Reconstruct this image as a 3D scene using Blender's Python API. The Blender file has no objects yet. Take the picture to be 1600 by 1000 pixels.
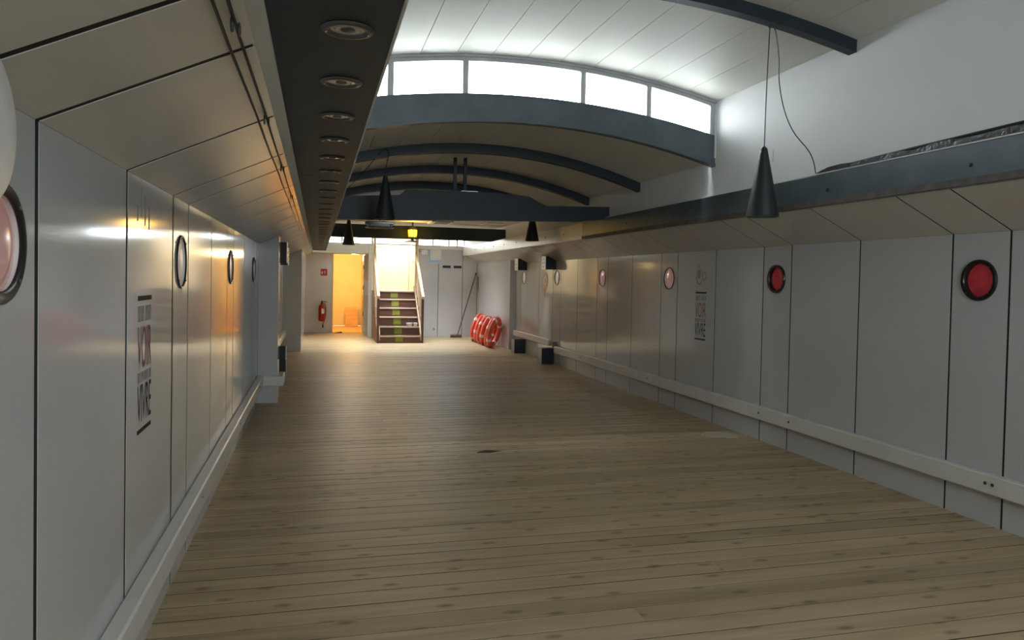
import bpy, bmesh, math, random
from mathutils import Vector, Matrix
random.seed(7)
scene = bpy.context.scene
COL = scene.collection

# ------------------------------------------------------------------ camera
F_PX, CX, CY = 1156.4, 800.0, 466.0
YAW, PITCH, ROLL, EYE = 0.25705, 0.02445, 0.01969, Vector((0, 0, 1.45))
fw = Vector((math.sin(YAW) * math.cos(PITCH), math.cos(YAW) * math.cos(PITCH), -math.sin(PITCH)))
r0 = Vector((math.cos(YAW), -math.sin(YAW), 0))
u0 = r0.cross(fw)
rt = r0 * math.cos(ROLL) + u0 * math.sin(ROLL)
up = -r0 * math.sin(ROLL) + u0 * math.cos(ROLL)
cd = bpy.data.cameras.new('camera')
cam = bpy.data.objects.new('camera', cd)
COL.objects.link(cam)
cd.sensor_width = 36.0
cd.lens = F_PX / 1600 * 36
cd.shift_y = -(500 - CY) / 1600
cd.clip_start = 0.05
M4 = Matrix((rt, up, -fw)).transposed().to_4x4()
M4.translation = EYE
cam.matrix_world = M4
scene.camera = cam

# ------------------------------------------------------------------ sky, exposure
world = bpy.data.worlds.new('overcast_sky')
scene.world = world
world.use_nodes = True
bg = world.node_tree.nodes['Background']
bg.inputs[0].default_value = (0.94, 0.98, 1.0, 1)
bg.inputs[1].default_value = 9.0
vs = scene.view_settings
vs.view_transform = 'Standard'
vs.look = 'None'
vs.exposure = 1.2
vs.gamma = 1.0
vs.use_curve_mapping = False
scene.cycles.use_denoising = True
scene.cycles.max_bounces = 10
scene.cycles.diffuse_bounces = 6
scene.cycles.glossy_bounces = 5
scene.cycles.transparent_max_bounces = 12
scene.cycles.sample_clamp_indirect = 6.0


def portal(name, loc, rot, sx, sy):
    """sampling portal over a modelled opening: gives off no light of its own"""
    l = bpy.data.lights.new(name, 'AREA')
    l.shape = 'RECTANGLE'
    l.size, l.size_y = sx, sy
    l.cycles.is_portal = True
    o = bpy.data.objects.new(name, l)
    o.location = loc
    o.rotation_euler = rot
    COL.objects.link(o)


# ------------------------------------------------------------------ helpers
def mat(name, col, rough=0.5, metal=0.0, var=0.0, vscale=3.0, bump=0.0, bscale=20.0, emit=None, estr=0.0, coat=0.0, spec=0.5):
    m = bpy.data.materials.new(name)
    m.use_nodes = True
    nt = m.node_tree
    b = nt.nodes['Principled BSDF']
    b.inputs['Base Color'].default_value = (*col, 1)
    b.inputs['Roughness'].default_value = rough
    b.inputs['Metallic'].default_value = metal
    b.inputs['Coat Weight'].default_value = coat
    b.inputs['Coat Roughness'].default_value = 0.05
    b.inputs['Specular IOR Level'].default_value = spec
    if emit:
        b.inputs['Emission Color'].default_value = (*emit, 1)
        b.inputs['Emission Strength'].default_value = estr
    geo = nt.nodes.new('ShaderNodeNewGeometry')
    if var > 0:
        n = nt.nodes.new('ShaderNodeTexNoise')
        n.inputs['Scale'].default_value = vscale
        n.inputs['Detail'].default_value = 5
        nt.links.new(geo.outputs['Position'], n.inputs['Vector'])
        r = nt.nodes.new('ShaderNodeValToRGB')
        r.color_ramp.elements[0].position = 0.3
        r.color_ramp.elements[1].position = 0.7
        r.color_ramp.elements[0].color = (*[c * (1 - var) for c in col], 1)
        r.color_ramp.elements[1].color = (*[min(1, c * (1 + var)) for c in col], 1)
        nt.links.new(n.outputs['Fac'], r.inputs['Fac'])
        nt.links.new(r.outputs['Color'], b.inputs['Base Color'])
    if bump > 0:
        n2 = nt.nodes.new('ShaderNodeTexNoise')
        n2.inputs['Scale'].default_value = bscale
        n2.inputs['Detail'].default_value = 2
        nt.links.new(geo.outputs['Position'], n2.inputs['Vector'])
        bp = nt.nodes.new('ShaderNodeBump')
        bp.inputs['Strength'].default_value = bump
        bp.inputs['Distance'].default_value = 0.01
        nt.links.new(n2.outputs['Fac'], bp.inputs['Height'])
        nt.links.new(bp.outputs['Normal'], b.inputs['Normal'])
    return m


def wood_mat(name, dark, light, rough, stretch, knots=True):
    m = bpy.data.materials.new(name)
    m.use_nodes = True
    nt = m.node_tree
    N, L = nt.nodes, nt.links
    b = N['Principled BSDF']
    b.inputs['Roughness'].default_value = rough
    geo = N.new('ShaderNodeNewGeometry')
    oi = N.new('ShaderNodeObjectInfo')
    mp = N.new('ShaderNodeMapping')
    mp.inputs['Scale'].default_value = stretch
    add = N.new('ShaderNodeVectorMath')
    mul = N.new('ShaderNodeVectorMath')
    mul.operation = 'SCALE'
    mul.inputs[0].default_value = (13.0, 7.0, 5.0)
    L.new(oi.outputs['Random'], mul.inputs['Scale'])
    L.new(geo.outputs['Position'], add.inputs[0])
    L.new(mul.outputs[0], add.inputs[1])
    L.new(add.outputs[0], mp.inputs['Vector'])
    n = N.new('ShaderNodeTexNoise')
    n.inputs['Scale'].default_value = 1.0
    n.inputs['Detail'].default_value = 7
    n.inputs['Roughness'].default_value = 0.6
    n.inputs['Distortion'].default_value = 0.6
    L.new(mp.outputs[0], n.inputs['Vector'])
    r = N.new('ShaderNodeValToRGB')
    r.color_ramp.elements[0].position = 0.32
    r.color_ramp.elements[1].position = 0.62
    r.color_ramp.elements[0].color = (*dark, 1)
    r.color_ramp.elements[1].color = (*light, 1)
    L.new(n.outputs['Fac'], r.inputs['Fac'])
    hv = N.new('ShaderNodeHueSaturation')
    mr = N.new('ShaderNodeMapRange')
    mr.inputs['To Min'].default_value = 0.87
    mr.inputs['To Max'].default_value = 1.1
    L.new(oi.outputs['Random'], mr.inputs['Value'])
    L.new(mr.outputs[0], hv.inputs['Value'])
    L.new(r.outputs['Color'], hv.inputs['Color'])
    out = hv.outputs['Color']
    if knots:
        mp2 = N.new('ShaderNodeMapping')
        mp2.inputs['Scale'].default_value = (2.4, 6.0, 1.0)
        L.new(add.outputs[0], mp2.inputs['Vector'])
        v = N.new('ShaderNodeTexVoronoi')
        v.voronoi_dimensions = '2D'
        v.inputs['Scale'].default_value = 1.0
        L.new(mp2.outputs[0], v.inputs['Vector'])
        kr = N.new('ShaderNodeValToRGB')
        kr.color_ramp.elements[0].position = 0.04
        kr.color_ramp.elements[1].position = 0.13
        kr.color_ramp.elements[0].color = (0.38, 0.34, 0.3, 1)
        kr.color_ramp.elements[1].color = (1, 1, 1, 1)
        L.new(v.outputs['Distance'], kr.inputs['Fac'])
        mx = N.new('ShaderNodeMix')
        mx.data_type = 'RGBA'
        mx.blend_type = 'MULTIPLY'
        mx.inputs['Factor'].default_value = 0.8
        L.new(out, mx.inputs['A'])
        L.new(kr.outputs['Color'], mx.inputs['B'])
        out = mx.outputs['Result']
    L.new(out, b.inputs['Base Color'])
    bp = N.new('ShaderNodeBump')
    bp.inputs['Strength'].default_value = 0.25
    bp.inputs['Distance'].default_value = 0.004
    L.new(n.outputs['Fac'], bp.inputs['Height'])
    L.new(bp.outputs['Normal'], b.inputs['Normal'])
    return m


def glass_mat(name, tint=(1, 1, 1)):
    m = bpy.data.materials.new(name)
    m.use_nodes = True
    nt = m.node_tree
    nt.nodes.clear()
    o = nt.nodes.new('ShaderNodeOutputMaterial')
    mx = nt.nodes.new('ShaderNodeMixShader')
    t = nt.nodes.new('ShaderNodeBsdfTransparent')
    t.inputs[0].default_value = (*tint, 1)
    g = nt.nodes.new('ShaderNodeBsdfGlossy')
    g.inputs['Roughness'].default_value = 0.02
    fr = nt.nodes.new('ShaderNodeFresnel')
    fr.inputs[0].default_value = 1.45
    nt.links.new(fr.outputs[0], mx.inputs[0])
    nt.links.new(t.outputs[0], mx.inputs[1])
    nt.links.new(g.outputs[0], mx.inputs[2])
    nt.links.new(mx.outputs[0], o.inputs[0])
    return m


WLOC = {}


def link(o, parent, loc):
    COL.objects.link(o)
    if parent is not None:
        o.parent = parent
        WLOC[o.name] = WLOC[parent.name].copy()
    else:
        o.location = loc
        WLOC[o.name] = Vector(loc)
    return o


def mesh(name, verts, faces, m, parent=None, base=None, smooth=False, local=False):
    """one mesh object; verts in world metres (or local to the parent with local=True)"""
    if parent is not None:
        off = Vector((0, 0, 0)) if local else WLOC[parent.name]
        loc = Vector((0, 0, 0))
    else:
        if base is None:
            xs = [v[0] for v in verts]
            ys = [v[1] for v in verts]
            zs = [v[2] for v in verts]
            base = ((min(xs) + max(xs)) / 2, (min(ys) + max(ys)) / 2, min(zs))
        off = loc = Vector(base)
    me = bpy.data.meshes.new(name)
    me.from_pydata([tuple(Vector(v) - off) for v in verts], [], faces)
    bm = bmesh.new()
    bm.from_mesh(me)
    bmesh.ops.recalc_face_normals(bm, faces=bm.faces)
    bm.to_mesh(me)
    bm.free()
    if smooth:
        me.polygons.foreach_set('use_smooth', [True] * len(me.polygons))
        me.set_sharp_from_angle(angle=math.radians(40))
    me.materials.append(m)
    return link(bpy.data.objects.new(name, me), parent, loc)


def empty(name, loc, rot=(0, 0, 0)):
    o = bpy.data.objects.new(name, None)
    o.empty_display_size = 0.1
    link(o, None, loc)
    o.rotation_euler = rot
    return o


def tag(o, label, cat, group=None):
    o['label'] = label
    o['category'] = cat
    if group:
        o['group'] = group
    return o


def struct(o):
    o['kind'] = 'structure'
    return o


class G:
    """collects shapes into one mesh"""

    def __init__(self):
        self.v, self.f = [], []

    def add(self, v, f):
        k = len(self.v)
        self.v += [tuple(p) for p in v]
        self.f += [tuple(i + k for i in q) for q in f]
        return self

    def box(self, x0, x1, y0, y1, z0, z1):
        return self.add([(x, y, z) for z in (z0, z1) for y in (y0, y1) for x in (x0, x1)],
                        [(0, 2, 3, 1), (4, 5, 7, 6), (0, 1, 5, 4), (2, 6, 7, 3), (0, 4, 6, 2), (1, 3, 7, 5)])

    def cham(self, x0, x1, y0, y1, z0, z1, c):
        """box with all twelve edges chamfered"""
        bm = bmesh.new()
        bmesh.ops.create_cube(bm, size=1)
        for v in bm.verts:
            v.co = Vector(((x0 + x1) / 2 + v.co.x * (x1 - x0), (y0 + y1) / 2 + v.co.y * (y1 - y0), (z0 + z1) / 2 + v.co.z * (z1 - z0)))
        bmesh.ops.bevel(bm, geom=list(bm.edges), offset=c, segments=1, profile=0.5, affect='EDGES')
        bm.verts.index_update()
        self.add([v.co.copy() for v in bm.verts], [[v.index for v in f.verts] for f in bm.faces])
        bm.free()
        return self

    def prism(self, poly, axis, a, b):
        """poly: 2-D outline; axis 'x','y','z' is the extrusion axis"""
        n = len(poly)

        def p3(p, t):
            return {'x': (t, p[0], p[1]), 'y': (p[0], t, p[1]), 'z': (p[0], p[1], t)}[axis]
        v = [p3(p, a) for p in poly] + [p3(p, b) for p in poly]
        f = [tuple(range(n)), tuple(range(2 * n - 1, n - 1, -1))]
        f += [(i, (i + 1) % n, n + (i + 1) % n, n + i) for i in range(n)]
        return self.add(v, f)

    def strip(self, lo, hi, y0, y1):
        """curved board: lo/hi are (x,z) lists of equal length, extruded along y"""
        n = len(lo)
        v = []
        for y in (y0, y1):
            v += [(p[0], y, p[1]) for p in lo] + [(p[0], y, p[1]) for p in hi]
        f = []
        for i in range(n - 1):
            f += [(i, i + 1, n + i + 1, n + i), (2 * n + i, 3 * n + i, 3 * n + i + 1, 2 * n + i + 1),
                  (i, 2 * n + i, 2 * n + i + 1, i + 1), (n + i, n + i + 1, 3 * n + i + 1, 3 * n + i)]
        f += [(0, n, 3 * n, 2 * n), (n - 1, 3 * n - 1, 4 * n - 1, 2 * n - 1)]
        return self.add(v, f)

    def tube(self, pts, r, n=8):
        pts = [Vector(p) for p in pts]
        rr = r if isinstance(r, (list, tuple)) else [r] * len(pts)
        v, f = [], []
        prev = None
        for i, p in enumerate(pts):
            d = (pts[min(i + 1, len(pts) - 1)] - pts[max(i - 1, 0)]).normalized()
            if prev is None:
                a = Vector((0, 0, 1)) if abs(d.z) < 0.9 else Vector((1, 0, 0))
                s = d.cross(a).normalized()
            else:
                s = (prev - d * prev.dot(d)).normalized()
            prev = s
            t = d.cross(s)
            v += [p + (s * math.cos(2 * math.pi * k / n) + t * math.sin(2 * math.pi * k / n)) * rr[i] for k in range(n)]
        for i in range(len(pts) - 1):
            f += [(i * n + k, i * n + (k + 1) % n, (i + 1) * n + (k + 1) % n, (i + 1) * n + k) for k in range(n)]
        f += [tuple(range(n)), tuple(range(len(v) - 1, len(v) - n - 1, -1))]
        return self.add(v, f)

    def lathe(self, prof, c, axis='z', n=28, close=True):
        """prof: list of (radius, height) about the axis through c"""
        c = Vector(c)

        def p3(r, h, a):
            u, w = r * math.cos(a), r * math.sin(a)
            return c + Vector({'z': (u, w, h), 'x': (h, u, w), 'y': (u, h, w)}[axis])
        v, f = [], []
        for r, h in prof:
            v += [p3(r, h, 2 * math.pi * k / n) for k in range(n)]
        for i in range(len(prof) - 1):
            f += [(i * n + k, i * n + (k + 1) % n, (i + 1) * n + (k + 1) % n, (i + 1) * n + k) for k in range(n)]
        if close:
            if prof[0][0] > 0:
                f.append(tuple(range(n)))
            if prof[-1][0] > 0:
                f.append(tuple(range(len(v) - 1, len(v) - n - 1, -1)))
        return self.add(v, f)

    def torus(self, c, R, r, axis='x', n=36, m=10, a0=0.0, a1=2 * math.pi, rs=None):
        full = abs(a1 - a0 - 2 * math.pi) < 1e-6
        c = Vector(c)
        k = n if full else n + 1
        v, f = [], []
        for i in range(k):
            a = a0 + (a1 - a0) * i / n
            for j in range(m):
                b = 2 * math.pi * j / m
                q, h = R + r * math.cos(b), (rs or r) * math.sin(b)
                u, w = q * math.cos(a), q * math.sin(a)
                v.append(c + Vector({'x': (h, u, w), 'y': (u, h, w), 'z': (u, w, h)}[axis]))
        for i in range(n):
            i2 = (i + 1) % k
            f += [(i * m + j, i * m + (j + 1) % m, i2 * m + (j + 1) % m, i2 * m + j) for j in range(m)]
        if not full:
            f += [tuple(range(m)), tuple(range(n * m + m - 1, n * m - 1, -1))]
        return self.add(v, f)

    def out(self, name, m, parent=None, smooth=False, base=None, local=False):
        return mesh(name, self.v, self.f, m, parent, base, smooth, local)


def box(name, b, m, parent=None, c=0.0):
    g = G()
    g.cham(*b, c) if c else g.box(*b)
    return g.out(name, m, parent)


# ------------------------------------------------------------------ materials
M = dict(
    wall=mat('gloss_white_wall_paint', (0.56, 0.57, 0.575), 0.10, var=0.03, vscale=1.3, bump=0.05, bscale=2.2),
    slope=mat('offwhite_slope_paint', (0.66, 0.64, 0.60), 0.15, var=0.05, vscale=2.0, bump=0.04, bscale=3.0),
    roof=mat('cream_roof_paint', (0.70, 0.70, 0.65), 0.6, var=0.03, vscale=2.0),
    coam=mat('white_coaming_paint', (0.70, 0.72, 0.72), 0.6, var=0.04, vscale=1.5),
    trim=mat('white_rail_paint', (0.72, 0.71, 0.67), 0.35, var=0.05, vscale=6.0),
    joint=mat('black_joint', (0.006, 0.006, 0.006), 0.7),
    navy=mat('navy_beam_paint', (0.0075, 0.016, 0.025), 0.5, var=0.18, vscale=5.0),
    carl=mat('slate_blue_carling_paint', (0.070, 0.098, 0.115), 0.32, var=0.2, vscale=4.0),
    carl_edge=mat('worn_brown_edge', (0.075, 0.066, 0.055), 0.6, var=0.4, vscale=14.0),
    slate=mat('slate_window_sill_paint', (0.075, 0.10, 0.115), 0.4, var=0.15, vscale=5.0),
    soffit=mat('grey_soffit_paint', (0.030, 0.048, 0.064), 0.5, var=0.12, vscale=3.0, spec=0.3),
    frame=mat('grey_window_frame', (0.42, 0.43, 0.45), 0.4, var=0.06, vscale=8.0),
    chrome=mat('brushed_chrome', (0.62, 0.63, 0.64), 0.22, metal=1.0, var=0.05, vscale=30),
    dull=mat('dull_nickel', (0.16, 0.175, 0.185), 0.36, metal=1.0, var=0.08, vscale=30),
    black=mat('black_plastic', (0.012, 0.013, 0.015), 0.4, var=0.2, vscale=20),
    ringm=mat('black_porthole_ring', (0.012, 0.013, 0.012), 0.3, var=0.2, vscale=20),
    red=mat('red_porthole_dish', (0.42, 0.035, 0.05), 0.2, var=0.35, vscale=12, emit=(1.0, 0.10, 0.12), estr=0.025),  # weak emission stands in for daylight behind the red dish
    pink=mat('pink_pane_daylight_glow', (0.55, 0.33, 0.31), 0.15, var=0.15, vscale=6, emit=(1.0, 0.50, 0.48), estr=0.05),  # faint glow put in for daylight coming through the pane
    pale=mat('pale_pane_painted_sheen', (0.75, 0.66, 0.62), 0.3, var=0.1, vscale=6, emit=(1.0, 0.85, 0.78), estr=0.05),  # pale tone paints a wall reflection; emission stands in for daylight
    glass=glass_mat('window_glass', (0.97, 0.99, 1.0)),
    sub=mat('dark_subfloor', (0.035, 0.026, 0.017), 0.9),
    cone=mat('black_pendant_shade', (0.014, 0.018, 0.022), 0.45, var=0.15, vscale=25, bump=0.2, bscale=120),
    orange=mat('orange_lifebuoy', (0.75, 0.085, 0.045), 0.45, var=0.12, vscale=9),
    band=mat('white_reflective_band', (0.78, 0.74, 0.70), 0.35, var=0.05, vscale=20),
    rope=mat('grab_rope', (0.72, 0.38, 0.28), 0.8, var=0.1, vscale=40),
    cream=mat('cream_stairwell_paint', (0.80, 0.71, 0.53), 0.5, var=0.02, vscale=2),
    warm=mat('warm_corridor_paint', (0.80, 0.70, 0.43), 0.5, var=0.03, vscale=3),
    beige=mat('beige_cupboard_paint', (0.62, 0.54, 0.42), 0.45, var=0.05, vscale=5),
    extred=mat('extinguisher_red', (0.42, 0.012, 0.02), 0.25, var=0.1, vscale=20),
    signred=mat('sign_red', (0.55, 0.03, 0.04), 0.4, var=0.05, vscale=30),
    white=mat('white_plastic', (0.75, 0.75, 0.73), 0.4, var=0.04, vscale=20),
    rubber=mat('dark_brush_bristle', (0.10, 0.045, 0.03), 0.9, var=0.3, vscale=60),
    handle=mat('brown_broom_handle', (0.16, 0.085, 0.07), 0.5, var=0.2, vscale=20),
    yellow=mat('yellow_green_grip_tape', (0.24, 0.25, 0.04), 0.7, var=0.2, vscale=40),
    amber=mat('amber_lantern_glass', (0.9, 0.55, 0.03), 0.3, var=0.25, vscale=22, emit=(1.0, 0.50, 0.02), estr=2.6),
    bulb=mat('warm_bulb', (1, 0.85, 0.5), 0.4, var=0.02, emit=(1.0, 0.80, 0.45), estr=9.0),
    decal_k=mat('black_decal_print', (0.03, 0.03, 0.03), 0.6, var=0.15, vscale=40, spec=0.2),
    decal_r=mat('red_decal_print', (0.34, 0.10, 0.11), 0.6, var=0.15, vscale=40, spec=0.2),
    decal_g=mat('faded_grey_decal_print', (0.30, 0.28, 0.27), 0.6, var=0.15, vscale=40, spec=0.2),
    decal_p=mat('pink_decal_print', (0.50, 0.20, 0.23), 0.25, var=0.1, vscale=30),
    paper=mat('pale_blue_notice_paper', (0.62, 0.70, 0.78), 0.5, var=0.06, vscale=30),
    blue=mat('light_blue_print', (0.33, 0.53, 0.68), 0.5, var=0.15, vscale=40),
    smear=mat('pale_paint_smear', (0.55, 0.52, 0.45), 0.6, var=0.2, vscale=30),
    tape=mat('black_taped_membrane', (0.008, 0.009, 0.010), 0.3, var=0.2, vscale=20, bump=0.4, bscale=25),
    ply=wood_mat('orange_plywood', (0.55, 0.30, 0.12), (0.72, 0.42, 0.18), 0.5, (2, 2, 14), False),
    floor=wood_mat('pine_floor_plank', (0.375, 0.280, 0.155), (0.52, 0.405, 0.245), 0.42, (1.1, 13, 13)),
    stair=wood_mat('dark_brown_stair_timber', (0.075, 0.028, 0.016), (0.14, 0.056, 0.034), 0.4, (2, 30, 20), False),
    nosing=wood_mat('pale_stair_nosing', (0.46, 0.33, 0.24), (0.60, 0.46, 0.36), 0.45, (2, 30, 30), False),
    timber=wood_mat('pale_handrail_timber', (0.45, 0.30, 0.17), (0.60, 0.43, 0.27), 0.45, (20, 4, 4), False),
)

# ------------------------------------------------------------------ main dimensions (metres)
XL, XR = -0.645, 4.015            # hull side panels
KN = 1.805                        # height where the side panel folds into the slope
SL, SR, ST = -0.15, 3.545, 2.035  # inner edge of the slopes
UL, UR = -0.12, 3.56              # coaming walls above
XC = 1.72                         # crown of the roof
ZF = 2.50
Y0, YW, YB, YE = -3.0, 6.25, 18.25, 19.65   # stern end, window, bulkhead, end of the port bay


def z_hi(x): return 3.375 - 0.068 * (x - XC) ** 2
def z_lo(x): return 2.915 - 0.096 * (x - XC) ** 2


# ------------------------------------------------------------------ floor
g = G().box(XL - 0.1, XR + 0.1, Y0, 19.75, -0.08, -0.0012)
floor = struct(g.out('floor', M['sub'], base=(XC, 8, -0.08)))
PW = 0.14
y = Y0
row = 0
while y < 19.6:
    cuts = [XL - 0.05]
    if row % 3 == 0:
        cuts.append(random.uniform(0.6, 2.9))
    cuts.append(XR + 0.05)
    for a, b in zip(cuts, cuts[1:]):
        dz = random.uniform(-0.0002, 0.0008)
        gap = random.choice((0.006, 0.008, 0.010, 0.014))
        c = 0.0006
        ya, yb = y + gap / 2, min(y + PW, 19.65) - gap / 2
        gg = G().prism([(ya, -0.0011), (yb, -0.0011), (yb, dz - c), (yb - c, dz), (ya + c, dz), (ya, dz - c)], 'x', a + 0.001, b - 0.001)
        gg.out('plank', M['floor'], floor)
    y += PW
    row += 1


def patch(name, pts, m, parent, z=0.0025):
    G().prism(pts, 'z', 0.0012, z).out(name, m, parent)


patch('paint_smear', [(3.62, 6.25), (3.86, 6.17), (3.93, 6.3), (3.88, 6.45), (3.7, 6.5), (3.58, 6.38)], M['smear'], floor)
patch('scuff', [(1.55, 6.03), (1.9, 6.045), (2.4, 6.05), (2.4, 6.065), (1.9, 6.075), (1.55, 6.06)], M['smear'], floor)
patch('scuff', [(1.30, 6.02), (1.42, 6.0), (1.52, 6.05), (1.4, 6.10), (1.33, 6.06)], M['decal_k'], floor)
box('hull_bottom', (-1.0, 4.4, Y0, 24.2, -0.2, -0.081), M['joint'])
struct(bpy.data.objects['hull_bottom']).name = 'floor_hull'

# ------------------------------------------------------------------ hull sides
PORT_R = 0.102
RING_R = 0.130


def ngon_panel(name, x, th, y0, y1, z0, z1, hole, m, parent):
    """side panel in the y-z plane at x (room face), thickness th away from the room, optional round hole (yc,zc,r)"""
    g = G()
    if hole is None:
        g.box(min(x, x + th), max(x, x + th), y0, y1, z0, z1)
        return g.out(name, m, parent)
    yc, zc, r = hole
    n = 40
    v, f = [], []
    for xx in (x, x + th):
        for k in range(n):
            a = 2 * math.pi * k / n
            c, s = math.cos(a), math.sin(a)
            v.append((xx, yc + r * c, zc + r * s))
        for k in range(n):
            a = 2 * math.pi * k / n
            c, s = math.cos(a), math.sin(a)
            t = min(((y1 - yc) / c if c > 1e-9 else (y0 - yc) / c if c < -1e-9 else 1e9),
                    ((z1 - zc) / s if s > 1e-9 else (z0 - zc) / s if s < -1e-9 else 1e9))
            v.append((xx, yc + t * c, zc + t * s))
    # exact corners
    corners = [(y1, z1), (y0, z1), (y0, z0), (y1, z0)]
    for o in (0, 2 * n):
        xx = v[o][0]
        for k in range(n):
            a, b2 = v[o + n + k], v[o + n + (k + 1) % n]
            q = [o + k, o + (k + 1) % n, o + n + (k + 1) % n]
            same = abs(a[1] - b2[1]) < 1e-9 or abs(a[2] - b2[2]) < 1e-9
            if not same:
                cr = min(corners, key=lambda p: (p[0] - a[1]) ** 2 + (p[1] - a[2]) ** 2 + (p[0] - b2[1]) ** 2 + (p[1] - b2[2]) ** 2)
                v2 = (xx, cr[0], cr[1])
                v.append(v2)
                q.append(len(v) - 1)
            q.append(o + n + k)
            f.append(tuple(q))
    for k in range(n):
        f.append((k, (k + 1) % n, 2 * n + (k + 1) % n, 2 * n + k))
    return mesh(name, v, f, m, parent)


def side_wall(name, x, sgn, joints, ports, y_end, xs_in, roomy):
    """sgn=+1: wall whose hull lies towards +x"""
    # strip backing so that porthole openings stay clear: split into pieces between ports
    backing = G()
    edges = [Y0]
    for c in ports:
        edges += [c - 0.19, c + 0.19]
    edges.append(y_end)
    xa, xb = sorted((x + sgn * 0.0022, x + sgn * 0.016))
    for a, b in zip(edges[::2], edges[1::2]):
        backing.box(xa, xb, a, b, -0.03, KN)
    for c in ports:
        backing.box(xa, xb, c - 0.19, c + 0.19, -0.03, 1.30)
        backing.box(xa, xb, c - 0.19, c + 0.19, 1.71, KN)
    # slope backing
    dx, dz = xs_in - x, ST - KN
    L = math.hypot(dx, dz)
    nx, nz = (dz / L, -dx / L)
    if nz < 0:
        nx, nz = -nx, -nz
    o1, o2 = 0.0022, 0.016
    backing.prism([(x + nx * o1, KN + nz * o1), (xs_in + nx * o1, ST + nz * o1), (xs_in + nx * o2, ST + nz * o2), (x + nx * o2, KN + nz * o2)], 'y', Y0, y_end)
    w = struct(backing.out(name, M['joint'], base=(x, 8, 0)))
    for a, b in zip(joints, joints[1:]):
        hole = None
        for c in ports:
            if a < c < b:
                hole = (c, 1.507, (0.102 if (sgn > 0 and c < 7) or 1 < c < 2 else 0.117) + 0.008)
        jw = 0.014 if sgn < 0 else 0.0075
        ngon_panel('panel', x, sgn * 0.002, a + jw, b - jw, 0.0, KN - 0.001, hole, M['wall'], w)
        ga, gb = a + jw, b - jw
        t = 0.002
        G().prism([(x, KN), (xs_in, ST), (xs_in + nx * t, ST + nz * t), (x + nx * t, KN + nz * t)], 'y', ga, gb).out('sloped_panel', M['slope'], w)
    return w


def joint_list(c0, y_end):
    js = []
    k = -3
    while True:
        c = c0 + 2.12 * k
        for e in (c - 0.21, c + 0.21, c + 1.065):
            if e > Y0 + 0.1:
                js.append(e)
        k += 1
        if c > y_end:
            break
    js = [Y0] + [e for e in js if e < y_end - 0.1] + [y_end]
    return js


PR = [3.748 + 2.12 * k for k in range(0, 6)]
PL_ = [1.775 + 2.12 * k for k in range(0, 4)]
wall_right = side_wall('wall_right', XR, 1, joint_list(3.748, 14.95), [p for p in PR if p < 14.6], 14.95, SR, True)
wall_left = side_wall('wall_left', XL, -1, joint_list(1.775, 14.75), PL_, 14.75, SL, True)


# port holes ------------------------------------------------------------
def porthole(yc, x, sgn, pane, label, group):
    zc = 1.507
    flat = sgn < 0 or yc > 7            # these have the pane nearly flush with the panel
    PORT_R = 0.117 if flat and not (1 < yc < 2) else 0.102
    hi = 0.008 if flat else 0.016
    p = empty('porthole', (x, yc, zc - RING_R))
    G().lathe([(RING_R, -sgn * 0.0005), (RING_R, -sgn * hi * 0.6), (RING_R - 0.003, -sgn * hi), (PORT_R + 0.006, -sgn * hi), (PORT_R, -sgn * hi * 0.5), (PORT_R, -sgn * 0.0005)],
              (x, yc, zc), 'x', 40, close=False).out('ring', M['ringm'], p, True)
    G().lathe([(PORT_R + 0.004, -sgn * 0.002), (PORT_R + 0.004, sgn * 0.09), (PORT_R + 0.0075, sgn * 0.09), (PORT_R + 0.0075, sgn * 0.0)], (x, yc, zc), 'x', 40, close=False).out('tube', M['white'] if flat else M['ringm'], p, True)
    if flat:
        prof = [(PORT_R + 0.003, sgn * 0.010), (0.085, sgn * 0.004), (0.06, sgn * 0.000), (0.03, -sgn * 0.002), (0.004, -sgn * 0.0025)]
    else:
        prof = [(PORT_R + 0.003, sgn * 0.020), (0.085, sgn * 0.040), (0.06, sgn * 0.055), (0.03, sgn * 0.063), (0.004, sgn * 0.066)]
    G().lathe(prof, (x, yc, zc), 'x', 40).out('pane', pane, p, True)
    for k in range(4):
        a = math.pi / 4 + k * math.pi / 2
        c = (x, yc + math.cos(a) * (PORT_R + 0.012), zc + math.sin(a) * (PORT_R + 0.012))
        G().lathe([(0.006, -sgn * hi * 0.95), (0.005, -sgn * (hi + 0.003))], c, 'x', 8).out('screw', M['dull'], p)
    tag(p, label, 'porthole', group)


for yc, pane, label, grp in zip(PR, ('red', 'red', 'pink', 'pink', 'pale', 'pale'), (
        'black-rimmed dark red porthole farther from the coffee cup decal',
        'black-rimmed dark red porthole nearer to the coffee cup decal',
        'pink-paned porthole one panel away from the coffee cup decal',
        'pink-paned porthole farther from the coffee cup decal',
        'pale porthole below the bracket beside the pin decal',
        'pale porthole in the corner by the deep white wall'), ('red', 'red', 'pink', 'pink', 'pale', 'pale')):
    porthole(yc, XR, 1, M[pane], label, grp + ' portholes in the wall of the pin decal')
for yc, pane, label in zip(PL_, ('pink', 'pale', 'pale', 'pale'), (
        'dark-rimmed porthole with a pink pane under the round wall lamp',
        'thin-rimmed pale porthole next to the red and black lettering decal',
        'thin-rimmed pale porthole midway between lettering decal and pilaster',
        'thin-rimmed pale porthole just before the grey pilaster')):
    porthole(yc, XL, -1, M[pane], label, 'portholes in the wall below the cable run')

# thick hull blocks aft of the bays and pilasters ---------------------------
slope_l = (ST - KN) / (SL - XL)
slope_r = (ST - KN) / (XR - SR)


def ztop_l(x): return KN + (x - XL) * slope_l
def ztop_r(x): return KN + (XR - x) * slope_r


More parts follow.
